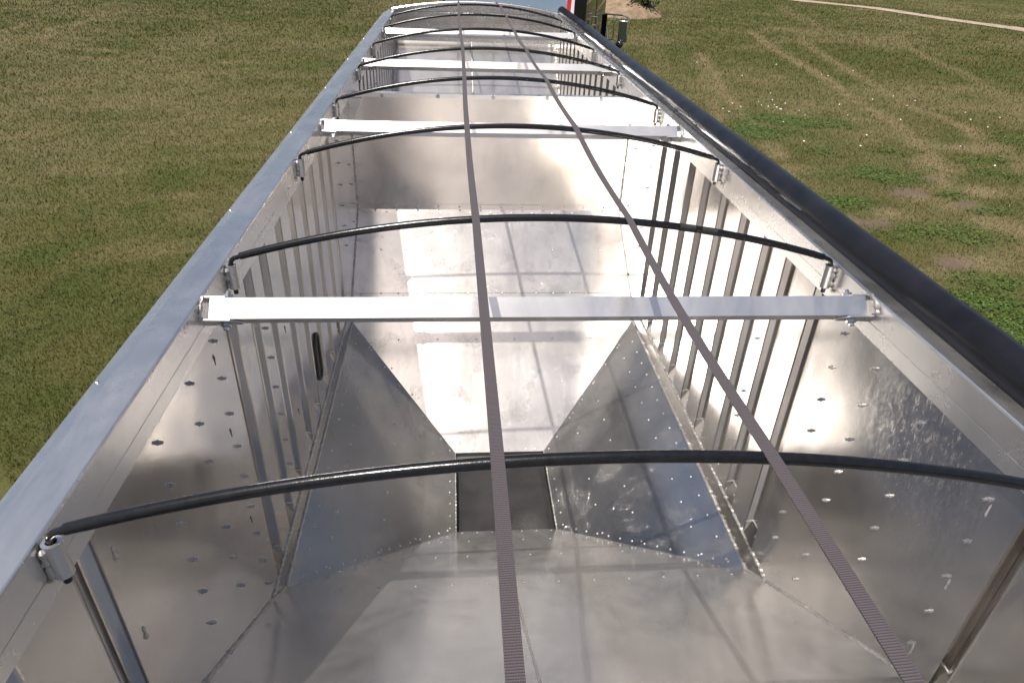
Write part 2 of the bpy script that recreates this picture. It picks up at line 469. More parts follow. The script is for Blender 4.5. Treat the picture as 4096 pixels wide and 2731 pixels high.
def ground_state(x, y):
    """dry, weeds, soil in 0..1"""
    warp = (fbm(x, y, 0.7, 11) - 0.5) * 1.8
    big = fbm(x, y, 7.0, 21)
    mid = fbm(x, y * 1.6, 2.2, 31)
    fin = fbm(x, y, 0.45, 41, 3)
    dry = np.clip((0.75 * big + 0.5 * mid + 0.35 * fin - 0.695) * 1.5, 0, 0.55)
    for pts, w, s in TRACKS:
        d = seg_dist(x + (mid - .5) * .3, y, pts)
        dry = np.maximum(dry, s * np.clip(1.35 - d / w, 0, 1) * (0.5 + 0.9 * fin))
    right = np.clip((x - 1.0) / 2.0, 0, 1)
    dry = np.maximum(dry, np.clip(blob(x, y, TAN, warp * 1.2) * (0.45 + 0.9 * fin), 0, 1) * (0.55 + 0.4 * right))
    weed = blob(x, y, GREEN, warp)
    soil = np.clip(blob(x, y, SOIL, warp * 1.3) * 1.2 - 0.15, 0, 1)
    dry = dry * (1 - 0.8 * weed)
    soil = soil * (1 - 0.7 * weed)
    return dry, weed, soil

C_GREEN = np.array([0.064, 0.090, 0.015]); C_DEEP = np.array([0.046, 0.070, 0.011]); C_OLIVE = np.array([0.096, 0.092, 0.024])
C_DRY = np.array([0.225, 0.178, 0.094]); C_WEED = np.array([0.056, 0.104, 0.017]); C_SOIL = np.array([0.150, 0.108, 0.080])

def ground_color(x, y):
    dry, weed, soil = ground_state(x, y)
    a = fbm(x, y, 3.0, 51)[:, None]; c = fbm(x, y, 0.8, 61)[:, None]
    g = C_GREEN * (1 - a) + C_DEEP * a
    c = np.clip(c * 1.5 - .1, 0, 1); g = g * (1 - c) + C_OLIVE * c
    g = g * (1 - dry[:, None]) + C_DRY * dry[:, None]
    g = g * (1 - 0.6 * weed[:, None]) + C_WEED * 0.6 * weed[:, None]
    g = g * (1 - soil[:, None]) + C_SOIL * soil[:, None]
    return g * 0.86, weed, soil

def axis_coords(lo, hi, step, far):
    c = list(np.arange(lo, hi + 1e-6, step))
    d = step
    while c[-1] < far: d *= 1.35; c.append(c[-1] + d)
    d = step
    while c[0] > -far: d *= 1.35; c.insert(0, c[0] - d)
    return np.array(c)

xs = axis_coords(-26, 40, 0.22, 900.0); ys = axis_coords(2, 62, 0.24, 900.0)
GX, GY = np.meshgrid(xs, ys)
gx, gy = GX.ravel(), GY.ravel()
gzv = np.where((np.abs(gx) < 80) & (np.abs(gy) < 120), (fbm(gx, gy, 5.0, 71) - 0.5) * 0.10 + (fbm(gx, gy, 0.6, 72, 2) - 0.5) * 0.03, 0.0) + GZ
nx, ny = len(xs), len(ys)
ii = np.arange((nx - 1) * (ny - 1)); r_ = ii // (nx - 1); c_ = ii % (nx - 1)
quads = np.stack([r_ * nx + c_, r_ * nx + c_ + 1, (r_ + 1) * nx + c_ + 1, (r_ + 1) * nx + c_], 1)

def np_mesh(name, verts, faces, k, colors, mat):
    me = bpy.data.meshes.new(name)
    me.vertices.add(len(verts)); me.vertices.foreach_set('co', np.asarray(verts, np.float32).ravel())
    nf = len(faces)
    me.loops.add(nf * k); me.loops.foreach_set('vertex_index', np.asarray(faces, np.int32).ravel())
    me.polygons.add(nf); me.polygons.foreach_set('loop_start', np.arange(0, nf * k, k, dtype=np.int32))
    me.update(calc_edges=True)
    if colors is not None:
        at = me.color_attributes.new('tint', 'FLOAT_COLOR', 'POINT')
        c4 = np.ones((len(verts), 4), np.float32); c4[:, :3] = colors
        at.data.foreach_set('color', c4.ravel())
    me.materials.append(mat)
    return me

def tint_mat(name, rough, fine, bump, transl=0.0):
    m, nt, b = new_mat(name)
    L = nt.links.new
    at = node(nt, 'ShaderNodeVertexColor'); at.layer_name = 'tint'
    geo = node(nt, 'ShaderNodeNewGeometry')
    col = at.outputs[0]
    if fine:
        n = node(nt, 'ShaderNodeTexNoise', in_Scale=fine, in_Detail=6.0, in_Roughness=0.75)
        L(geo.outputs['Position'], n.inputs['Vector'])
        r = ramp(nt, n.outputs[0], 0.28, (0.65, 0.65, 0.65), 0.72, (1.3, 1.3, 1.3))
        mx = nt.nodes.new('ShaderNodeMix'); mx.data_type = 'RGBA'; mx.blend_type = 'MULTIPLY'
        mx.inputs[0].default_value = 1.0
        L(col, mx.inputs[6]); L(r.outputs[0], mx.inputs[7]); col = mx.outputs[2]
        bp = node(nt, 'ShaderNodeBump'); bp.inputs['Strength'].default_value = 0.8; bp.inputs['Distance'].default_value = bump
        L(n.outputs[0], bp.inputs['Height']); L(bp.outputs[0], b.inputs['Normal'])
    L(col, b.inputs['Base Color'])
    b.inputs['Roughness'].default_value = rough
    b.inputs['Specular IOR Level'].default_value = 0.25
    return m

M['ground'] = tint_mat('mown_field', 0.9, 14.0, 0.05)
M['blade'] = tint_mat('grass_blade', 0.6, 0, 0)
gc, _, _ = ground_color(gx, gy)
gm = np_mesh('ground', np.stack([gx, gy, gzv], 1), quads, 4, gc * 0.92, M['ground'])
gm.polygons.foreach_set('use_smooth', [True] * len(gm.polygons))
tag(put('ground', gm), 'mown field of green and dry grass with pale wheel tracks', kind='structure')

def ground_z(x, y):
    return (fbm(x, y, 5.0, 71) - 0.5) * 0.10 + (fbm(x, y, 0.6, 72, 2) - 0.5) * 0.03 + GZ

# dirt road far right
M['road'] = simple('dry_dirt_road', (0.30, 0.23, 0.175), 0.95, 0, 1.6, 0.25, 0.03, bscale=7)
rc = [(3.0, 84.0), (14.0, 69.5), (24.9, 56.3), (28.9, 50.6), (31.8, 39.8), (33.2, 28.0), (33.6, 12.0)]
rl = []
for a, c in zip(rc[:-1], rc[1:]):
    for t in np.arange(0, 1, 0.04):
        rl.append((a[0] + (c[0] - a[0]) * t, a[1] + (c[1] - a[1]) * t))
ra = np.array(rl)
tn = np.gradient(ra, axis=0); tn /= np.linalg.norm(tn, axis=1)[:, None]
nrm = np.stack([-tn[:, 1], tn[:, 0]], 1)
wob = fbm(ra[:, 0], ra[:, 1], 1.5, 91)
mb = MB(); K = 5
for i in range(len(ra)):
    w = 0.62 + 0.35 * wob[i]
    for k in range(K):
        s = -1 + 2 * k / (K - 1)
        p = ra[i] + nrm[i] * s * w
        mb.v.append((p[0], p[1], float(ground_z(np.array([p[0]]), np.array([p[1]]))[0]) + 0.03 + 0.03 * (1 - s * s)))
for i in range(len(ra) - 1):
    for k in range(K - 1):
        q = i * K + k
        mb.f.append((q, q + 1, q + K + 1, q + K))
tag(mb.build('dirt_road', M['road'], smooth=True), 'narrow pale dirt road crossing the far grass', kind='structure')

# grass blades, thinning with distance
def blades(n, dmin, dmax, seed, hfun, wfun, mode):
    rg = np.random.default_rng(seed)
    d = dmin * (dmax / dmin) ** rg.random(n)
    ang = rg.random(n) * math.radians(98) - math.radians(45) + YAW
    x = CAM.x + d * np.sin(ang); y = d * np.cos(ang)
    keep = ((x < -1.45) | (x > 1.5)) & ~((x > -1.6) & (x < 4.2) & (y > 11.2) & (y < 18))
    x, y, d = x[keep], y[keep], d[keep]
    keep = seg_dist(x, y, rc) > 0.75
    x, y, d = x[keep], y[keep], d[keep]
    col, weed, soil = ground_color(x, y)
    rr = rg.random(len(x))
    keep = (rr > soil * 1.1) & ((weed ** 1.5 > rg.random(len(x)) * 1.2 + .06) if mode == 'weed' else (weed < 0.9))
    x, y, d, col, weed = x[keep], y[keep], d[keep], col[keep], weed[keep]
    n = len(x)
    z = ground_z(x, y)
    h = hfun(d) * (0.55 + 0.8 * rg.random(n)); w = wfun(d) * (0.7 + 0.6 * rg.random(n))
    a = rg.random(n) * 2 * math.pi
    lean = rg.random(n) * (1.0 if mode == 'grass' else 1.3) + 0.15
    la = rg.random(n) * 2 * math.pi
    col = col * (0.84 + 0.40 * rg.random(n))[:, None]
    strawy = rg.random(n) < 0.05
    col[strawy] = C_DRY * (0.55 + 0.5 * rg.random(strawy.sum()))[:, None]
    ca, sa = np.cos(a) * w / 2, np.sin(a) * w / 2
    tx = x + np.cos(la) * lean * h; ty = y + np.sin(la) * lean * h
    if mode == 'weed':
        col = (0.55 * C_WEED + 0.45 * col) * (0.75 + 0.5 * rg.random(n))[:, None]
        hz = h * (0.3 + rg.random(n))
        px, py = np.cos(la) * w, np.sin(la) * w
        v = np.stack([np.stack([x - px, y - py, z + hz], 1), np.stack([x + py * .7, y - px * .7, z + hz * 1.1], 1),
                      np.stack([x + px, y + py, z + hz * (0.8 + .5 * rg.random(n))], 1), np.stack([x - py * .7, y + px * .7, z + hz * 1.1], 1)], 1)
        return v.reshape(-1, 3), np.arange(4 * n).reshape(-1, 4), np.repeat(col, 4, 0)
    v = np.stack([np.stack([x - ca, y - sa, z - 0.01], 1), np.stack([x + ca, y + sa, z - 0.01], 1), np.stack([tx, ty, z + h], 1)], 1)
    return v.reshape(-1, 3), np.arange(3 * n).reshape(-1, 3), np.repeat(col, 3, 0)

v, fc, cc = blades(1000000, 4.4, 100.0, 5, lambda d: 0.022 + 0.0014 * np.minimum(d, 40), lambda d: 0.0026 + 0.0008 * np.minimum(d, 50), 'grass')
tag(put('grass', np_mesh('grass', v, fc, 3, cc, M['blade'])), 'short mown grass blades across the field', 'grass', kind='stuff')
v, fc, cc = blades(260000, 5.0, 22.0, 9, lambda d: 0.05 + 0.002 * d, lambda d: 0.008 + 0.0012 * d, 'weed')
tag(put('ground_cover', np_mesh('ground_cover', v, fc, 4, cc, M['blade'])), 'bright green leafy weeds growing in patches beside the tarp roll', 'weeds', kind='stuff')
# small white blossoms
M['blossom'] = simple('white_blossom', (0.75, 0.75, 0.72), 0.7)
mb = MB()
for i in range(42):
    x = random.uniform(6.5, 15); y = random.uniform(13, 26) if i < 50 else random.uniform(12, 18)
    if i < 18: x, y = random.gauss(8.6, .9), random.gauss(18.5, 1.2)
    z = float(ground_z(np.array([x]), np.array([y]))[0]) + 0.07
    s = random.uniform(.016, .032)
    mb.add([(x + s * math.cos(k * 1.05), y + s * math.sin(k * 1.05), z + random.uniform(-.008, .008)) for k in range(6)] + [(x, y, z + .014)],
           [(k, (k + 1) % 6, 6) for k in range(6)])
tag(mb.build('white_flowers', M['blossom']), 'scattered small white flowers in the grass right of the trailer', 'flowers', kind='stuff')

# dirt mound with a weed shrub
M['mound'] = simple('loose_tan_soil', (0.21, 0.150, 0.095), 0.95, 0, 3.0, 0.35, 0.05, bscale=9)
mb = MB(); N = 40
for j in range(N):
    for i in range(N):
        u, w = i / (N - 1) * 2 - 1, j / (N - 1) * 2 - 1
        x, y = 9.0 + u * 2.6, 41.4 + w * 2.4
        h = max(0.0, 1 - u * u - w * w) ** 0.9
        nzv = float(fbm(np.array([x]), np.array([y]), 0.9, 93)[0])
        mb.v.append((x, y, GZ - 0.08 + h * (0.85 + 0.9 * (nzv - 0.5)) + (nzv - .5) * .15 * (h > 0)))
for j in range(N - 1):
    for i in range(N - 1):
        q = j * N + i; mb.f.append((q, q + 1, q + N + 1, q + N))
tag(mb.build('dirt_mound', M['mound'], smooth=True, angle=None), 'low mound of tan soil behind the truck', kind='structure')
sh = tag(empty('leafy_shrub', (9.9, 40.6, GZ + 0.4)), 'dark green leafy weed shrub growing on the dirt mound', 'shrub')
M['leaf'] = simple('broad_leaf', (0.045, 0.085, 0.022), 0.5, 0, 3.0, 0.5)
M['stem'] = simple('green_stem', (0.06, 0.07, 0.03), 0.7)
mb = MB(); ms = MB()
for k in range(26):
    bx, by = random.gauss(9.9, .45), random.gauss(40.6, .35)
    tp = Vector((bx + random.gauss(0, .5), by + random.gauss(0, .4), GZ + random.uniform(.9, 1.75)))
    ms.tube([(bx, by, GZ + .3), ((bx + tp.x) / 2, (by + tp.y) / 2, (GZ + .3 + tp.z) / 2 + .1), tp], [.018, .012, .005], 5)
    for q in range(28):
        t = random.uniform(.25, 1.05)
        c = Vector((bx, by, GZ + .3)).lerp(tp, t) + Vector((random.gauss(0, .16), random.gauss(0, .16), random.gauss(0, .12)))
        a = Vector((random.gauss(0, 1), random.gauss(0, 1), random.gauss(0, .5))).normalized() * random.uniform(.06, .12)
        n = Vector((random.gauss(0, .5), random.gauss(-.3, .5), 1)).normalized()
        w = a.cross(n).normalized() * a.length * .55
        mb.add([c - a, c + w - n * .01, c + a * 1.15, c - w - n * .01], [(0, 1, 2, 3)])
mb.build('foliage', M['leaf'], sh); ms.build('stem', M['stem'], sh)

# ================================================================== GRAIN TRAILER
TR = tag(empty('grain_trailer', (0, 5.2, GZ)), 'open aluminium grain hopper trailer with ribbed side walls and sloped floors', 'trailer')
XW = 1.17           # inside face of the side sheets
XR = 1.145          # inside face of the top rails
Y0, Y1 = 0.22, 10.8
PY = 5.80           # partition
ZB = -1.604         # foot of the side walls
ZG = -1.712         # outer edge of the side slopes
XG = 1.155
ZO = -2.312         # discharge opening
XO = 0.33
OA, OB = 3.145, 3.917
KR = 0.68; KF = 0.645
def z_rear(y): return -1.643 - KR * (y - 2.163)
def z_front(y): return -1.103 - KF * (PY - y)
KF2 = 0.68; Z2T = -0.40
def z_front2(y): return Z2T - KF2 * (Y1 - y)
KR2 = 0.80
def z_rear2(y): return -1.103 - KR2 * (y - PY - 0.06)
def inv(fn, z):
    a, c = fn(0), fn(1)
    return (z - a) / (c - a)
def sc_y(y): return 0.983 * y
def sc_z(z): return 1.062 - 0.983 * (1.062 - z)
def floor_z(y):
    """height at which the floor meets the side wall"""
    return max(ZB, z_rear(y), z_front(y) if y <= PY else -9, z_rear2(y) if y > PY else -9, z_front2(y))

CH = {-1: [0.80, 1.135] + [sc_y(v) for v in (2.34, 2.63, 2.885, 3.21, 3.50, 3.805, 4.11, 4.425, 4.74)],
      1: [0.84, 1.18] + [sc_y(v) for v in (2.405, 2.705, 2.96, 3.27, 3.58, 3.885, 4.18, 4.52, 4.82)]}
for s in (-1, 1):
    CH[s] += [6.54 + 0.302 * i for i in range(13)]
CW, CD = 0.062, 0.030       # half width and depth of a pressed channel
ZT = -0.138                 # top of the side sheet, under the rail

bolt_me = MB().lathe([(0.0085, 0), (0.0085, 0.0035), (0.0058, 0.004), (0.0058, 0.0145), (0.004, 0.016), (0.0, 0.016)], (0, 0, 0), (0, 0, 1), 8).mesh('bolt', M['bolt'], True, 40)
rivet_me = MB().lathe([(0.0075, 0), (0.006, 0.0025), (0.003, 0.0038), (0.0, 0.004)], (0, 0, 0), (0, 0, 1), 7).mesh('rivet', M['bright'], True, None)
hex_me = MB().lathe([(0.017, 0), (0.017, 0.012), (0.009, 0.0125), (0.009, 0.024), (0.0, 0.024)], (0, 0, 0), (0, 0, 1), 6).mesh('bolt_head', M['bolt'])
Z = Vector((0, 0, 1))
def fix(me, name, parent, p, n):
    q = Z.rotation_difference(Vector(n).normalized())
    return put(name, me, parent, loc=p, rot=q @ Quaternion((0, 0, 1), random.uniform(0, 6)))

walls = {}
for s in (-1, 1):
    side = 'left' if s < 0 else 'right'
    w = None
    edges = [Y0]
    for c in CH[s]:
        edges += [c - CW, c + CW]
    edges.append(Y1)
    bands = sorted(zip(edges[0::2], edges[1::2]), key=lambda e: not (e[0] < 1.6 < e[1]))
    for a, c in bands:         # the wide plain band carries the others
        ysub = [a]
        for brk in (inv(z_rear, ZB), inv(z_front, ZB), PY, inv(z_rear2, ZB), inv(z_front2, ZB)):
            if a < brk < c: ysub.append(brk)
        ysub.append(c); ysub.sort()
        x = s * XW
        lowp = []
        for p, q in zip(ysub[:-1], ysub[1:]):
            for e in ((p, floor_z(p + 1e-4) - 0.02), (q, floor_z(q - 1e-4) - 0.02)):
                if e not in lowp: lowp.append(e)
        mb = MB().add([(x, y, z) for y, z in lowp] + [(x, c, ZT), (x, a, ZT)], [tuple(range(len(lowp) + 2))])
        if w is None:
            w = mb.build('side_wall', M['wall_splash' if s > 0 else 'wall'], TR)
            w['label'] = 'wide plain bolted sheet of the ' + side + ' wall, before the ribs'
        else:
            mb.build('wall_panel', M['wall'], w)
    walls[s] = w
    # pressed channels between the flat bands, each closed at the foot by a small plate
    for c in CH[s]:
        x0, x1 = s * XW, s * (XW + CD)
        zb = floor_z(c); zc = zb + 0.105
        a, d = c - CW, c + CW; ai, di = c - CW + 0.022, c + CW - 0.022
        mb = MB()
        prof = []
        for k in range(21):
            t = -1 + k / 10
            u = abs(t)
            g = 1.0 - min(1, max(0, (u - (.18 if c < 1.5 else .62)) / (.80 if c < 1.5 else .36))) ** 1.0
            g = g * g * (3 - 2 * g)
            prof.append((x0 + s * CD * g, c + CW * t))
        for (xa, ya), (xb, yb) in zip(prof[:-1], prof[1:]):
            mb.quad((xa, ya, zb - .06), (xb, yb, zb - .06), (xb, yb, ZT), (xa, ya, ZT))
        mb.build('wall_channel', M['wall' if c < 1.5 else 'channel'], w, smooth=True, angle=None)
        mb = MB().plate([(x0 - s * .001, a + .004, floor_z(a) - .005), (x0 - s * .001, d - .004, floor_z(d) - .005), (x1 - s * .003, di, zc), (x1 - s * .003, ai, zc)], (-s, 0, .3), .003)
        mb.build('channel_foot', M['channel'], w)
        weld([(x0 - s * .001, a + .006, zc - .02), (x1 - s * .002, ai + .002, zc), (x1 - s * .002, di - .002, zc), (x0 - s * .001, d - .006, zc - .02)], .0035).build('weld_bead', M['weld'], w, True)
    # bolts
    cols = {-1: {1.595: (-0.085, -1.06), 1.88: (-.24, -1.25), 2.147: (-.236, -1.55), 2.747: (-.535, -1.4)},
            1: {1.315: (-.289, -.95), 1.656: (-.275, -1.1), 1.945: (-.26, -1.4), 2.19: (-.25, -1.58), 2.83: (-.5, -1.4)}}[s]
    for yb, (za, zb_) in cols.items():
        z = za
        while z > zb_ - 0.01:
            if z < -0.17 and sc_z(z) > floor_z(sc_y(yb)) + .03:
                fix(bolt_me, 'bolt', w, (s * XW, sc_y(yb) + random.gauss(0, .003), sc_z(z)), (-s, 0, 0))
            z -= 0.1625
    for yb in (5.02, 5.52, 7.95):
        for k in range(6):
            z = -0.30 - 0.1625 * k
            if z > floor_z(yb) + 0.03:
                fix(bolt_me, 'bolt', w, (s * XW, yb, z), (-s, 0, 0))
    # sheet joint just before the near flat panel
    yj = sc_y(1.247 if s < 0 else 1.297)
    MB().box(min(s * XW, s * (XW - .005)), max(s * XW, s * (XW - .005)), yj - .10 if s > 0 else yj - .006, yj, floor_z(yj) - .01, ZT).build('joint_strip', M['wall'], w) if s > 0 else \
        MB().box(-XW, -XW + .004, yj - .055, yj, floor_z(yj) - .01, ZT).build('joint_strip', M['wall'], w)
    for zc in (-.29, -.60, -.92):
        if zc > floor_z(yj) + .05:
            weld([(s * (XW - .004), yj + .001, zc + .025), (s * (XW - .004), yj + .001, zc - .025)], .0055 if s < 0 else .003, .6).build('weld_bead', M['weld'], w, True)
    for yq, zq in ((2.115, -.30), (2.115, -.63), (2.12, -1.10), (3.05, -.72), (3.06, -1.25)) if s < 0 else ():
        weld([(s * (XW - .001), sc_y(yq), sc_z(zq) + .022), (s * (XW - .001), sc_y(yq) + .003, sc_z(zq) - .022)], .0022, .9).build('weld_bead', M['weld_dirty'], w, True)
    # bottom strip between wall foot and side slope, with its weld beads
    ya, yb_, yc, yd = inv(z_rear, ZB), inv(z_front, ZB), inv(z_front, ZG), inv(z_rear, ZG)
    MB().plate([(s * XW, ya, ZB), (s * XW, yb_, ZB), (s * XG, yc, ZG), (s * XG, yd, ZG)], (-s, 0, .15), .003).build('bottom_strip', M['channel'], w)
    weld([(s * (XW - .003), ya, ZB), (s * (XW - .003), yb_, ZB)], .006, .7).build('weld_bead', M['weld'], w, True)
    weld([(s * (XG - .003), yd, ZG + .002), (s * (XG - .003), yc, ZG + .002)], .007, .5).build('weld_bead', M['weld'], w, True)
    weld([(s * (XW - .003), Y0 + .05, z_rear(Y0 + .05) + .003), (s * (XW - .003), ya, ZB + .003), (s * (XG - .004), yd, ZG + .003)], .0075, .4).build('weld_bead', M['weld'], w, True)
    weld([(s * (XW - .003), PY - .004, -.2), (s * (XW - .003), PY - .004, -1.10)], .006, .8).build('weld_bead', M['weld'], w, True)
    weld([(s * (XW - .003), PY - .004, -1.10), (s * (XW - .003), yb_, ZB + .003)], .0065, .6).build('weld_bead', M['weld'], w, True)
    weld([(s * (XW - .003), Y1 - .01, Z2T + .003), (s * (XW - .003), inv(z_front2, ZB), ZB + .003)], .012, .7).build('weld_bead', M['weld'], w, True)
    # outer skin
    xa, xb = sorted((s * (XW + .075), s * (XW + .08)))
    MB().box(xa, xb, Y0 - .02, Y1 + .05, ZB - .16, -.06).build('outer_skin', M['skin'], TR)
    xa, xb = sorted((s * (XW - .02), s * (XW + .085)))
    MB().box(xa, xb, Y0 - .02, Y1 + .05, ZB - .30, ZB - .161).build('bottom_rail', M['rail'], TR)

# sight window in the left wall
def stadium(cy, cz, ry, rz, n=10):
    out = []
    for k in range(2 * n):
        a = math.pi * k / n
        out.append((cy + ry * math.cos(a), cz + (rz - ry) * (1 if a < math.pi else -1) + ry * math.sin(a)))
    return out
wy, wz = sc_y(3.655), sc_z(-1.272)
ring = [(-XW + .006, y, z) for y, z in stadium(wy, wz, .052, .155)]
MB().tube(ring + [ring[0], ring[1]], .010, 8).build('window_gasket', M['rubber'], walls[-1], True)
MB().plate([(-XW + .004, y, z) for y, z in stadium(wy, wz, .05, .153)], (1, 0, 0), .006).build('window_glass', M['glass'], walls[-1])

# top rails
def rail_profile(s):
    p = [(XR + .006, 0.0), (XR + .098, 0.0), (XR + .100, -.003), (XR + .100, -.016), (XR + .116, -.018), (XR + .118, -.030), (XR + .136, -.032),
         (XR + .165, -.040), (XR + .168, -.046), (XR + .168, -.058), (XR + .10, -.060), (XR + .10, -.145), (XR, -.145), (XR, -.0925), (XR + .003, -.0915),
         (XR + .003, -.0895), (XR, -.0885), (XR, -.007), (XR + .002, -.002)]
    return [(s * x, z) for x, z in p]
for s in (-1, 1):
    r = MB().prism(rail_profile(s), Y0 - .12, Y1 + .02).build('top_rail', M['rail'], TR, True, 20)
    r['label'] = ('left' if s < 0 else 'right') + ' top rail with a flat bright upper face'
    # row of small drive pins on the outer lip
    for k in range(7):
        y = 1.6 + k * 1.31
        fix(rivet_me, 'rivet', r, (s * (XR + .152), y, -.036), (s * .3, 0, 1))

# floor slopes -----------------------------------------------------------
def slope_plate(name, pts, n, t=.004, mat='slope', label=None, parent=TR, off=0.0):
    n = Vector(n).normalized()
    o = MB().plate([Vector(p) + n * off for p in pts], n, t).build(name, M[mat], parent)
    if label: o['label'] = label
    return o
nR, nF = Vector((0, KR, 1)), Vector((0, -KF, 1))
ya, yb_, yc, yd = inv(z_rear, ZB), inv(z_front, ZB), inv(z_front, ZG), inv(z_rear, ZG)
YS = 2.175       # lap in the rear slope
XS = -0.055      # welded joint in the upper rear slope
def R3(x, y): return (x, y, z_rear(y))
def F3(x, y): return (x, y, z_front(y))
low = slope_plate('rear_slope_sheet', [R3(-XO, OA), R3(XO, OA), R3(XG, yd), R3(XW, YS), R3(-XW, YS), R3(-XG, yd)], nR, label='lower sheet of the near floor slope beside the discharge opening', off=.001)
upl = slope_plate('rear_slope_sheet', [R3(-XW, YS + .02), R3(XS, YS + .02), R3(XS, Y0), R3(-XW, Y0)], nR, off=.0035, label='upper left sheet of the near floor slope')
upr = slope_plate('rear_slope_sheet', [R3(XS, YS + .02), R3(XW, YS + .02), R3(XW, Y0), R3(XS, Y0)], nR, off=.0034, label='upper right sheet of the near floor slope')
nn = nR.normalized() * .005
weld([Vector(R3(XS, YS + .02)) + nn, Vector(R3(XS, Y0)) + nn], .0048, .7).build('weld_bead', M['weld'], upl, True)
YL = 5.08
fu = slope_plate('front_slope_sheet', [F3(-XW, PY), F3(XW, PY), F3(XW, YL), F3(-XW, YL)], nF, off=.004, label='upper sheet of the far floor slope below the partition')
fl = slope_plate('front_slope_sheet', [F3(-XW, YL + .03), F3(XW, YL + .03), F3(XW, yb_), F3(XG, yc), F3(XO, OB), F3(-XO, OB), F3(-XG, yc), F3(-XW, yb_)], nF, label='lower sheet of the far floor slope above the discharge opening')
sides = {}
for s in (-1, 1):
    kx = (ZG - ZO) / (XG - XO)
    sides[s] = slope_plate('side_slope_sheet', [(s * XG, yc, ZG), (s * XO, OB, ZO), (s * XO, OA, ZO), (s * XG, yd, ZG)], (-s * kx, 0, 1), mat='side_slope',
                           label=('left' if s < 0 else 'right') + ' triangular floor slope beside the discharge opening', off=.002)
# discharge opening with a black sliding trap
op = MB()
for s in (-1, 1):
    op.box(*sorted((s * XO, s * (XO + .004))), OA, OB, ZO - .09, ZO + .004)
op.box(-XO, XO, OA - .004, OA, ZO - .09, ZO - .002); op.box(-XO, XO, OB, OB + .004, ZO - .09, ZO + .004)
ho = op.build('hopper_throat', M['trap'], TR)
MB().box(-XO + .002, XO - .002, OB - .035, OB - .001, ZO - .035, ZO - .028).build('throat_flange', M['bright'], ho)
trap = MB().box(-XO + .002, XO - .002, OA, OB, ZO - .075, ZO - .062).build('trap_door', M['trap'], ho)
MB().box(-XO + .025, -XO + .035, OA + .01, OB - .01, ZO - .061, ZO - .052).box(XO - .035, XO - .025, OA + .01, OB - .01, ZO - .061, ZO - .052).build('trap_guide', M['trap'], ho)
weld([(XO, OA, ZO + .004), (XO + .003, OB, ZO + .004)], .005, .9).build('sealant_bead', M['weld'], ho, True)
weld([(-XO, OA, ZO + .004), (-XO - .002, OB, ZO + .004)], .004, .9).build('sealant_bead', M['weld'], ho, True)

# rivets on the slopes
def riv(parent, p, n): fix(rivet_me, 'rivet', parent, p, n)
for y, n_, h in ((PY - .03, 13, 1.10), (5.44, 10, .95)):
    for k in range(n_):
        x = -h + 2 * h * k / (n_ - 1)
        riv(fu, Vector(F3(x, y)) + nF.normalized() * .005, nF)
for y, n_, h in ((YL + .0, 16, 1.08), (4.72, 6, .78), (4.40, 5, .52)):
    for k in range(n_):
        x = -h + 2 * h * k / (n_ - 1)
        riv(fl, Vector(F3(x, y)) + nF.normalized() * .002, nF)
for k in range(9):
    riv(fl, Vector(F3(-.27 + .0675 * k, OB + .025)), nF)
for s in (-1, 1):
    nS = Vector((-s * (ZG - ZO) / (XG - XO), 0, 1))
    def S3(a, y):      # a: 0 at the opening, 1 at the wall
        return Vector((s * (XO + (XG - XO) * a), y, ZO + (ZG - ZO) * a)) + nS.normalized() * .003
    def lim(a): return OA + (yd - OA) * a, OB + (yc - OB) * a
    for a, stp in ((.93, .155), (.82, .19), (.52, .21), (.30, .24), (.05, .10)):
        l0, l1 = lim(a)
        n_ = int((l1 - l0 - .10) / stp)
        for k in range(n_ + 1):
            riv(sides[s], S3(a, l0 + .05 + (l1 - l0 - .10) * k / max(1, n_)), nS)
    for k in range(1, 15):
        a = k / 15
        l0, l1 = lim(a)
        riv(sides[s], S3(a, l0 + .035), nS)
        if k % 2 == 0: riv(sides[s], S3(a, l1 - .05), nS)
        if k % 3 == 0: riv(fl, Vector((s * (XO + (XG - XO) * a), l1 + .03, z_front(l1 + .03))), nF)
        if k % 2 == 1: riv(low, Vector((s * (XO + (XG - XO) * a), l0 - .04, z_rear(l0 - .04))) + nR.normalized() * .001, nR)
for y, n_, h in ((OA - .03, 7, .29), (2.93, 6, .42), (2.64, 8, .62), (YS + .035, 13, 1.05)):
    for k in range(n_):
        x = -h + 2 * h * k / (n_ - 1)
        riv(low if y > YS + .04 else upl, Vector(R3(x, y)) + nR.normalized() * (.001 if y > YS + .04 else .004), nR)

# partition between the two hoppers
pt = MB().box(-XW, XW, PY, PY + .006, -1.12, -.15).build('partition_sheet', M['partition'], TR)
pt['label'] = 'upright sheet dividing the two hoppers'
MB().box(-XW + .01, XW - .01, PY - .012, PY + .055, -.150, -.118).build('partition_cap', M['bar'], pt)
MB().box(-XW, XW, PY - .006, PY - .001, -1.115, -1.055).build('partition_flange', M['partition'], pt)
MB().box(-XW, XW, PY + .05, PY + .056, -1.12, -.15).build('partition_back', M['partition'], pt)
for k in range(12):
    fix(bolt_me, 'bolt', pt, (-1.02 + 2.04 * k / 11, PY - .006, -1.075), (0, -1, 0))
for k in range(5):
    fix(hex_me, 'bolt_head', pt, (-.9 + .45 * k, PY - .012, -.134), (0, -1, 0))
for s in (-1, 1):
    MB().plate([(s * XW, PY - .01, -.16), (s * (XW - .11), PY - .01, -.16), (s * (XW - .035), PY - .01, -.32), (s * XW, PY - .01, -.34)], (0, -1, 0), .005).build('corner_gusset', M['bright'], pt)

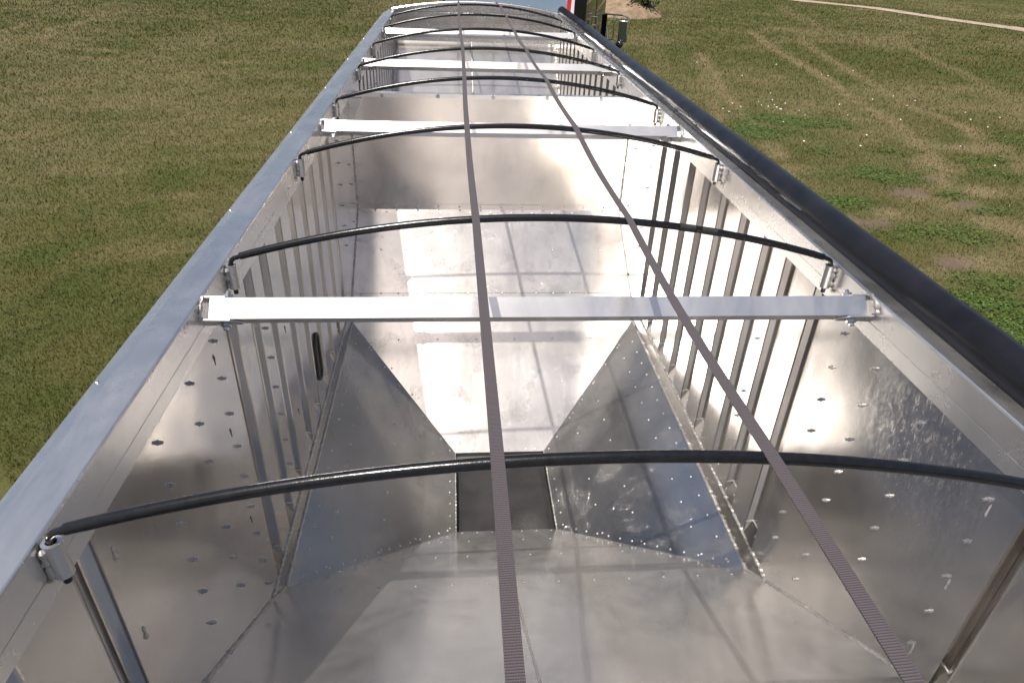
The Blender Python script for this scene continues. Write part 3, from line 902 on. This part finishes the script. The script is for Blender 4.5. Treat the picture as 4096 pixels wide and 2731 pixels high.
# far hopper
slope_plate('far_slope_sheet', [(-XW, PY + .06, -1.103), (XW, PY + .06, -1.103), (XW, inv(z_rear2, ZB), ZB), (XO, inv(z_rear2, ZO), ZO), (-XO, inv(z_rear2, ZO), ZO), (-XW, inv(z_rear2, ZB), ZB)], (0, KR2, 1), label='hidden slope behind the partition')
f2 = slope_plate('far_slope_sheet', [(-XW, Y1, Z2T), (XS, Y1, Z2T), (XS, inv(z_front2, ZO), ZO), (-XO, inv(z_front2, ZO), ZO), (-XW, inv(z_front2, ZB), ZB)], (0, -KF2, 1), mat='far_slope', label='left sheet of the farthest floor slope')
slope_plate('far_slope_sheet', [(XS, Y1, Z2T), (XW, Y1, Z2T), (XW, inv(z_front2, ZB), ZB), (XO, inv(z_front2, ZO), ZO), (XS, inv(z_front2, ZO), ZO)], (0, -KF2, 1), mat='far_slope', off=-.002, label='right sheet of the farthest floor slope')
weld([(XS + .003, Y1, Z2T + .004), (XS + .003, inv(z_front2, -1.5), -1.496)], .008, .6).build('weld_bead', M['weld'], f2, True)
for s in (-1, 1):
    slope_plate('far_side_slope', [(s * XW, inv(z_rear2, ZB), ZB), (s * XW, inv(z_front2, ZB), ZB), (s * XO, inv(z_front2, ZO), ZO), (s * XO, inv(z_rear2, ZO), ZO)], (-s, 0, 1), off=.001)
MB().box(-XO, XO, inv(z_rear2, ZO), inv(z_front2, ZO), ZO - .06, ZO - .05).build('trap_door', M['trap'], TR)

# front wall and arched cap
fw = MB().box(-XW, XW, Y1, Y1 + .006, Z2T - .02, -.02).build('front_wall', M['skin'], TR)
MB().box(-XW, XW, Y1 - .022, Y1 - .001, -.15, -.075).build('front_wall_band', M['partition'], fw)
weld([(-XW, Y1 - .006, -.022), (XW, Y1 - .006, -.022)], .008, .8).build('weld_bead', M['weld'], fw, True)
def arch(x, top, edge): return edge + (top - edge) * (1 - (x / 1.19) ** 2)
mb = MB(); NA = 28; xsA = [-1.19 + 2.38 * k / NA for k in range(NA + 1)]
for x in xsA: mb.v += [(x, Y1 + .004, -.02), (x, Y1 + .004, arch(x, .112, -.004))]
mb.f += [(2 * k, 2 * k + 2, 2 * k + 3, 2 * k + 1) for k in range(NA)]
mb.build('cap_face', M['skin'], fw, True)
mb = MB()      # rolled flange along the top of the face
prof = [(-.035, .000), (-.035, .018), (-.028, .026), (.02, .030), (.02, .0)]
for x in xsA:
    z = arch(x, .112, -.004)
    mb.v += [(x, Y1 + dy, z + dz) for dy, dz in prof]
np_ = len(prof)
mb.f += [(np_ * k + i, np_ * k + (i + 1) % np_, np_ * (k + 1) + (i + 1) % np_, np_ * (k + 1) + i) for k in range(NA) for i in range(np_)]
mb.build('arched_flange', M['bar'], fw, True, 30)
mb = MB()      # hood curving forward and down behind the flange
NB = 8
for j in range(NB + 1):
    t = j / NB
    for x in xsA:
        mb.v.append((x, Y1 + .02 + .42 * t, arch(x, .135, .0) + .02 * math.sin(t * 3.1) - .30 * t ** 2.2))
W_ = NA + 1
mb.f += [(j * W_ + k, j * W_ + k + 1, (j + 1) * W_ + k + 1, (j + 1) * W_ + k) for j in range(NB) for k in range(NA)]
mb.build('cap_hood', M['skin'], fw, True)
for k in range(9):
    x = -1.05 + .26 * k
    fix(bolt_me, 'bolt', fw, (x, Y1 - .005, arch(x, .14, .022)), (0, -.2, 1))
MB().box(-1.2, 1.2, Y1 + .44, Y1 + .446, -1.6, -.16).build('nose_sheet', M['skin'], TR)
# rear end
rw = MB().box(-XW, XW, Y0 - .006, Y0, z_rear(Y0) - .05, -.10).build('rear_wall', M['partition'], TR)
MB().prism([(-XR, -.002), (XR, -.002), (XR, -.14), (-XR, -.14)], Y0 - .10, Y0 - .01).build('rear_rail', M['rail'], rw)

# square cross tubes set on edge, bolted between welded plates
TIL = math.radians(45.0); TS = 0.071; TH = 0.054
BARS = [2.028, 4.39, 6.66, 8.82]
for bi, yb in enumerate(BARS):
    e = [Vector((0, 0, 0)), Vector((0, -math.cos(TIL), -math.sin(TIL))) * TS, None, Vector((0, math.sin(TIL), -math.cos(TIL))) * TH]
    e[2] = e[1] + e[3]
    zt = -0.002
    ctr = e[2] / 2
    outer = [(0, yb + p.y, zt + p.z) for p in e]
    inner = [(0, yb + (ctr + (p - ctr) * .86).y, zt + (ctr + (p - ctr) * .86).z) for p in e]
    xe = 1.118
    mb = MB()
    def ringv(pts, x): return [(x, y, z) for _, y, z in pts]
    nseg = 1
    mb.v += ringv(outer, -xe) + ringv(outer, xe) + ringv(inner, -xe) + ringv(inner, xe)
    for i in range(4):
        j = (i + 1) % 4
        mb.f += [(i, j, 4 + j, 4 + i), (8 + i, 12 + i, 12 + j, 8 + j), (i, 8 + i, 8 + j, j), (4 + i, 4 + j, 12 + j, 12 + i)]
    bt = mb.build('cross_tube', M['bar'], TR)
    bt['label'] = ['nearest', 'second', 'third', 'farthest'][bi] + ' bright square cross tube between the top rails'
    nA = Vector((0, -math.sin(TIL), math.cos(TIL))); nB = Vector((0, -math.cos(TIL), -math.sin(TIL)))
    for s in (-1, 1):
        # two plates hugging the tube's lower near face and upper far face
        for nrm, base, flip in ((nB, e[1], 0), (-nB, e[0], 1)):
            o0 = Vector((0, yb, zt)) + base + nrm * .0015
            d = e[3]                           # runs along the plate
            L_ = .095 if flip else .125
            pts = [Vector((s * XR, 0, 0)) + o0 - d * (0 if flip else .10), Vector((s * (XR - L_ * .75), 0, 0)) + o0 + d * (.06 if flip else .0), Vector((s * (XR - L_), 0, 0)) + o0 + d * .45, Vector((s * (XR - L_), 0, 0)) + o0 + d * .9, Vector((s * XR, 0, 0)) + o0 + d * 1.15]
            MB().plate(pts, nrm, -.005).build('bracket_plate', M['bright'], bt)
            if not flip:
                weld([pts[0] - Vector((s * .004, 0, 0)), pts[-1] - Vector((s * .004, 0, 0))], .006, .8).build('weld_bead', M['weld'], bt, True)
            fix(hex_me, 'bolt_head', bt, Vector((s * (XR - .075), 0, 0)) + o0 + d * .55 + nrm * .005, nrm)
        lp = [Vector((s * (XR - .003), yb, zt)) + p for p in (e[0] + Vector((0, .012, .004)), e[0] * .5 + e[1] * .5 + Vector((0, -.006, .012)), e[1] + Vector((0, -.012, .0)))]
        weld(lp, .0065, .8).build('weld_bead', M['weld'], bt, True)

# bow sockets
BOWS = [1.008, 2.297, 3.600, 4.909, 6.213, 7.467, 8.730, 9.906]
sock = MB().lathe([(.011, -.092), (.0195, -.092), (.0195, 0), (.011, 0), (.011, -.092)], (0, 0, 0), (0, 0, 1), 16).mesh('bow_socket', M['bright'], True, 40)
for yb in BOWS:
    for s in (-1, 1):
        so = put('bow_socket', sock, TR)
        so.location = (s * (XR - .0195), yb, -.010)
        for dy in (-.017, .017):
            weld([(s * (XR - .006), yb + dy, -.020 + .004), (s * (XR - .006), yb + dy, -.098)], .0072, .8, .009).build('weld_bead', M['weld'], TR, True)

# axles and legs under the trailer
def wheel(parent, c, axis, r=.50, w=.26):
    ty = MB().lathe([(r * .58, -w / 2), (r * .9, -w / 2), (r, -w * .35), (r, w * .35), (r * .9, w / 2), (r * .58, w / 2)], c, axis, 28).build('tyre', M['rubber'], parent, True, 50)
    MB().lathe([(0, -.02), (r * .2, -.02), (r * .22, .06), (r * .4, .02), (r * .58, w / 2), (r * .58, -w / 2), (r * .4, 0), (0, 0)], c, axis, 20).build('rim', M['bright'], ty, True, 40)
for y in (0.3, 1.55):
    for s in (-1, 1):
        for q in (0, .32):
            wheel(TR, (s * (1.10 - q), y, GZ + .5), (s, 0, 0))
    MB().tube([(-1.2, y, GZ + .5), (1.2, y, GZ + .5)], .07, 10).build('axle', M['trap'], TR, True)
for s in (-1, 1):
    MB().box(s * .75 - .06, s * .75 + .06, 9.4, 9.52, GZ, -1.3).build('landing_leg', M['skin'], TR)
    MB().box(s * .75 - .12, s * .75 + .12, 9.3, 9.62, GZ, GZ + .03).build('landing_foot', M['trap'], TR)

# ================================================================== TARP BOWS
order = ['first', 'second', 'third', 'fourth', 'fifth', 'sixth', 'seventh', 'last']
xs0, zc_, ze_ = 1.088, .176, .024
Rb = (xs0 ** 2 + (zc_ - ze_) ** 2) / (2 * (zc_ - ze_))
arc = []
for k in range(49):
    x = -xs0 + 2 * xs0 * k / 48
    arc.append((x, 0, zc_ - Rb + math.sqrt(Rb * Rb - x * x)))
rad = [.0134] * 49
rad[0] = rad[-1] = .0126
tube_me = MB().tube(arc, rad, 14).mesh('bow_tube', M['black_tube'], True, 40)
rod_me = {}
for s in (-1, 1):
    x = s * (XR - .0195)
    rod_me[s] = MB().tube([(x, 0, -.125), (x, 0, -.012), (x - s * .001, 0, -.001), (x - s * .006, 0, .009), (x - s * .015, 0, .0155), (x - s * .027, 0, .0195), (s * xs0, 0, .0242), (s * (xs0 - .04), 0, .035)], .0085, 10).mesh('end_rod', M['black_tube'], True, 40)
band_me = MB().tube([(0, -.0, 0), (.06, 0, .0)], .0142, 14).mesh('tape_band', M['rubber'], True, 40)
for i, yb in enumerate(BOWS):
    root = empty('tarp_bow', (0, yb, 0), False)
    lab = {0: 'curved black tarp bow nearest the camera, crossing the whole width in front', 7: 'curved black tarp bow farthest away, next to the arched front cap',
           }.get(i, 'curved black tarp bow, %s from the near end of the trailer' % order[i])
    tag(root, lab, 'tarp bow', 'black bows across the trailer top')
    put('bow_tube', tube_me, root)
    for s in (-1, 1): put('end_rod', rod_me[s], root)
    if i == 1:
        for x in (.50, .585):
            z0 = zc_ - Rb + math.sqrt(Rb * Rb - x * x)
            put('tape_band', band_me, root, loc=(x, 0, z0), rot=Quaternion((0, 1, 0), math.asin(x / Rb)))
    root.rotation_euler = (0, 0, random.gauss(0, .0015))

# ================================================================== STRAPS
for nm, x0, lab in (('left', -.249, 'long grey woven strap left of centre lying over the bows'), ('right', .303, 'long grey woven strap right of centre lying over the bows')):
    hgt = lambda x: zc_ - Rb + math.sqrt(Rb * Rb - x * x) + .0135
    pts = []
    nodes_ = [-.6] + BOWS + [Y1 + .01]
    hs = [hgt(x0) + .03] + [hgt(x0)] * len(BOWS) + [arch(x0, .112, -.004) + .032]
    for (a, ha), (c, hc) in zip(zip(nodes_[:-1], hs[:-1]), zip(nodes_[1:], hs[1:])):
        n = 10
        for k in range(n):
            t = k / n
            sag = -.018 * math.sin(math.pi * t) if a > 0 else 0
            pts.append((a + (c - a) * t, ha + (hc - ha) * t + sag))
    pts.append((nodes_[-1], hs[-1]))
    mb = MB(); wv = .0138; th = .0016
    tw0 = 0.10 if nm == 'right' else 0.03
    for k, (y, z) in enumerate(pts):
        xo = x0 + .006 * math.sin(y * 1.3 + (0 if nm == 'left' else 2)) + (.010 * math.sin(y * .55) if nm == 'right' else 0)
        tw = tw0 * math.sin(y * 2.1)
        cx, sx = math.cos(tw) * wv, math.sin(tw) * wv
        slope_ = -.0
        mb.v += [(xo - cx, y, z - sx + th), (xo + cx, y, z + sx + th), (xo + cx, y, z + sx - th), (xo - cx, y, z - sx - th)]
    for k in range(len(pts) - 1):
        for i in range(4):
            mb.f.append((4 * k + i, 4 * k + (i + 1) % 4, 4 * k + 4 + (i + 1) % 4, 4 * k + 4 + i))
    tag(mb.build('webbing_strap', M['web'], None, True, 30), lab, 'strap', 'straps along the trailer top')

# ================================================================== TARP ROLL
roll = tag(empty('tarp_roll', (XR + .12, 5.2, 0)), 'black vinyl tarp rolled up along the right top rail', 'tarp')
mb = MB(); pts = []; rads = []
creases = [2.1, 3.35, 4.75, 6.05, 7.3, 8.6, 9.6]
y = -.4
while y < Y1 + .1:
    dv = min(abs(y - c) for c in creases)
    r = .0615 + .0012 * math.sin(y * 2.3) - (.0015 if dv < .012 else 0)
    pts.append((XR + .121 + .003 * math.sin(y * .9), y, .036 + .002 * math.sin(y * 1.7))); rads.append(r)
    y += .03
seg = 72
for (x, y, z), r in zip(pts, rads):
    for k in range(seg):
        a = 2 * math.pi * k / seg
        rr = r * (1 + .035 * math.cos(a - 2.4) + .012 * math.cos(3 * a + y * .8)) + (.004 if 3.6 < a < 4.1 else 0)
        ae = 1.25 + .10 * math.sin(y * 1.1) + .05 * math.sin(y * 3.1)
        rr += (.0026 if ae < a < ae + 2.4 else 0) + .0009 * math.sin(y * 13 + 2 * a) * math.sin(y * 1.7 + a)
        mb.v.append((x + rr * math.cos(a), y, z + rr * math.sin(a)))
for i in range(len(pts) - 1):
    for k in range(seg):
        q = i * seg
        mb.f.append((q + k, q + (k + 1) % seg, q + seg + (k + 1) % seg, q + seg + k))
mb.f.append(tuple(range(seg))); mb.f.append(tuple((len(pts) - 1) * seg + k for k in range(seg)))
mb.build('rolled_tarp', M['tarp'], roll, True, 60)
# loose outer edge of the vinyl hanging along the inner side, in lengths between the creases
lens = [(2.75, 4.73), (4.76, 6.03), (6.06, 7.28), (7.31, 8.58), (8.61, 9.58), (9.61, 10.75)]
for a, c in lens:
    mb = MB(); n = 26
    for k in range(n + 1):
        t = k / n; y = a + (c - a) * t
        wob = .0022 * math.sin(t * 6 + a) + .0008 * math.sin(t * 17 + a * 3)
        lift = .55 * (1 - t) ** 6
        for q in range(5):
            an = math.radians(170 + q * (8.5 * (min(1, .15 + t * 2.2) if a < 3.5 else 1)))
            r = .0645 + wob * (q / 4) + .002 * q / 4 + lift * .006 * (q / 4)
            mb.v.append((XR + .121 + r * math.cos(an), y, .036 + r * math.sin(an)))
    mb.f += [(5 * k + q, 5 * k + q + 1, 5 * k + 6 + q, 5 * k + 5 + q) for k in range(n) for q in range(4)]
    mb.build('tarp_hem', M['flap'], roll, True, None)
MB().lathe([(0, 0), (.03, 0), (.034, .004), (.034, .05), (0, .05)], (XR + .121, Y1 + .09, .036), (0, 1, 0), 16).build('roll_tube_end', M['bright'], roll, True, 40)

# small curved stop plates showing over the roll
for i, y in enumerate((2.42, 4.62, 7.0)):
    mb = MB()
    prof = [(0, -.02), (.004, .05), (.0, .085), (-.014, .105), (-.018, .102), (-.006, .083), (-.002, .05), (-.006, -.02)]
    mb.v += [(XR + .186 + px, y - .016, -.03 + pz) for px, pz in prof] + [(XR + .186 + px, y + .016, -.03 + pz) for px, pz in prof]
    k = len(prof)
    mb.f += [(j, (j + 1) % k, k + (j + 1) % k, k + j) for j in range(k)] + [tuple(range(k)), tuple(range(2 * k - 1, k - 1, -1))]
    o = mb.build('tarp_stop', M['bright'], TR)

# ================================================================== TRUCK
ANG = math.radians(22)
TK = empty('truck_tractor', (1.66, 12.10, GZ), False, -ANG)
tag(TK, 'black truck tractor with chrome side mirror parked beyond the trailer front', 'truck')
M['paint'] = simple('black_purple_paint', (0.016, 0.010, 0.018), 0.10, 0.0, coat=1.0)
M['paint_flat'] = simple('black_fairing', (0.006, 0.004, 0.007), 0.6, spec=0.2)
M['mirror_panel'] = simple('polished_panel', (0.62, 0.68, 0.74), 0.07, 1.0, 2.0, 0.06, 0.003, bscale=1.2)
M['chrome'] = simple('chrome', (0.80, 0.80, 0.80), 0.06, 1.0)
M['red'] = simple('red_reflective_tape', (0.52, 0.015, 0.02), 0.4)
M['white'] = simple('white_reflective_tape', (0.72, 0.72, 0.74), 0.45)
def bevel_box(name, x0, x1, y0, y1, z0, z1, mat, parent, bv=.05):
    me = MB().box(x0, x1, y0, y1, z0, z1).mesh(name, mat)
    bm = bmesh.new(); bm.from_mesh(me)
    bmesh.ops.bevel(bm, geom=list(bm.edges), offset=bv, segments=3, affect='EDGES', profile=.6)
    bm.to_mesh(me); bm.free()
    me.polygons.foreach_set('use_smooth', [True] * len(me.polygons)); me.set_sharp_from_angle(angle=math.radians(40))
    return put(name, me, parent)
body = bevel_box('sleeper_body', -2.36, -.02, .06, 1.78, .95, 3.75, M['paint'], TK, .06)
def tilt(w): return -.02 + (w - 2.4) * .13
def tilted(name, u0, u1, w0, w1, off, mat, parent, t=.006):
    return MB().plate([(u0, tilt(w0) - off, w0), (u1, tilt(w0) - off, w0), (u1, tilt(w1) - off, w1), (u0, tilt(w1) - off, w1)], (0, -1, .13), t).build(name, M[mat], parent)
rp = tilted('rear_panel', -2.30, -.008, 1.5, 3.6, 0, 'mirror_panel', TK, .012)
tilted('reflective_tape', -.155, -.088, 2.80, 2.995, .003, 'red', rp, .002)
tilted('reflective_tape', -.45, -.088, 2.997, 3.055, .003, 'red', rp, .002)
tilted('reflective_tape', -.085, -.030, 2.50, 3.055, .003, 'white', rp, .002)
tilted('reflective_tape', -.155, -.088, 2.56, 2.797, .003, 'white', rp, .002)
for w in (2.93, 2.965):
    fix(rivet_me, 'rivet', rp, (-.175, tilt(w) - .002, w), (0, -1, .13))
MB().box(-.018, .012, -.02, .80, 1.2, 3.6).build('side_extender', M['paint_flat'], TK)
bevel_box('side_panel', -.06, .0, .81, 1.72, 1.0, 3.6, M['paint'], TK, .012)
door = bevel_box('door', -.06, .004, 1.735, 2.64, .95, 2.95, M['paint'], TK, .012)
MB().box(.004, .010, 1.85, 2.10, 2.18, 2.44).build('door_window', M['glass'], door)
MB().tube([(.006, 1.83, 2.17), (.012, 1.83, 2.46), (.012, 2.12, 2.46), (.012, 2.12, 2.17), (.006, 1.83, 2.17)], .006, 6).build('window_trim', M['chrome'], door, True)
MB().tube([(0, 1.70, 2.46), (.045, 1.70, 2.46), (.045, 1.70, 2.60), (0, 1.70, 2.60)], .011, 8).build('grab_handle', M['chrome'], TK, True)
MB().tube([(0, 2.70, 1.75), (.07, 2.70, 1.78), (.075, 2.70, 2.28), (.04, 2.70, 2.33), (0, 2.70, 2.34)], .013, 8).build('grab_handle', M['chrome'], TK, True)
MB().box(-.02, .045, 2.655, 2.70, 1.7, 2.56).build('door_post', M['paint_flat'], TK)
bevel_box('cab', -2.30, -.06, 1.75, 2.95, .9, 3.0, M['paint'], TK, .10)
MB().plate([(-2.15, 2.962, 2.1), (-.2, 2.962, 2.1), (-.25, 2.962, 2.8), (-2.1, 2.962, 2.8)], (0, 1, 0), .01).build('windscreen', M['glass'], TK)
bevel_box('hood', -1.95, -.40, 2.9, 4.35, .75, 1.95, M['paint'], TK, .12)
bevel_box('fender', -.50, .02, 2.85, 4.1, .85, 1.25, M['paint'], TK, .12)
bevel_box('fender', -2.40, -1.88, 2.85, 4.1, .85, 1.25, M['paint'], TK, .12)
MB().box(-1.75, -.6, 4.345, 4.40, .75, 1.85).build('grille', M['chrome'], TK)
bevel_box('bumper', -2.35, .0, 4.35, 4.55, .4, .75, M['chrome'], TK, .05)
MB().lathe([(0, 0), (.31, 0), (.32, .02), (.32, 1.38), (.31, 1.40), (0, 1.40)], (-.33, .25, .75), (0, 1, 0), 28).build('fuel_tank', M['chrome'], TK, True, 40)
bevel_box('fender_top', -.12, .30, 2.72, 3.2, 1.93, 1.97, M['mirror_panel'], TK, .015)
MB().box(-1.6, -1.45, -3.2, 3.0, .75, 1.0).box(-.95, -.8, -3.2, 3.0, .75, 1.0).build('frame_rail', M['paint_flat'], TK)
for v_ in (3.45,):
    for u_ in (-.28, -2.1):
        wheel(TK, (u_, v_, .52), (1, 0, 0), .52, .28)
for v_ in (-1.0, -2.35):
    for u_ in (-.28, -2.1):
        wheel(TK, (u_, v_, .52), (1, 0, 0), .52, .5)
mir = MB().tube([(0, 2.62, 2.575), (.34, 2.55, 2.575), (.41, 2.54, 2.57), (.485, 2.54, 2.545), (.495, 2.54, 2.48)], .015, 8).tube([(.18, 2.58, 2.57), (.215, 2.57, 2.54), (.22, 2.57, 2.2), (.20, 2.58, 2.13), (.0, 2.62, 2.09)], .013, 8).tube([(.20, 2.58, 2.14), (.34, 2.55, 2.10), (.40, 2.54, 2.12)], .012, 8).build('mirror_arm', M['chrome'], TK, True)
hs_ = bevel_box('mirror_housing', .315, .505, 2.53, 2.585, 2.10, 2.485, M['chrome'], TK, .018)
MB().box(.34, .475, 2.522, 2.529, 2.14, 2.46).build('mirror_glass', M['glass'], hs_)
sp = []
for k in range(13):
    a = math.pi * k / 12
    sp.append((.075 * math.sin(a), -.075 * math.cos(a) * .8))
MB().lathe(sp, (.375, 2.48, 2.06), (0, 1, 0), 24).build('convex_mirror', M['paint'], hs_, True)
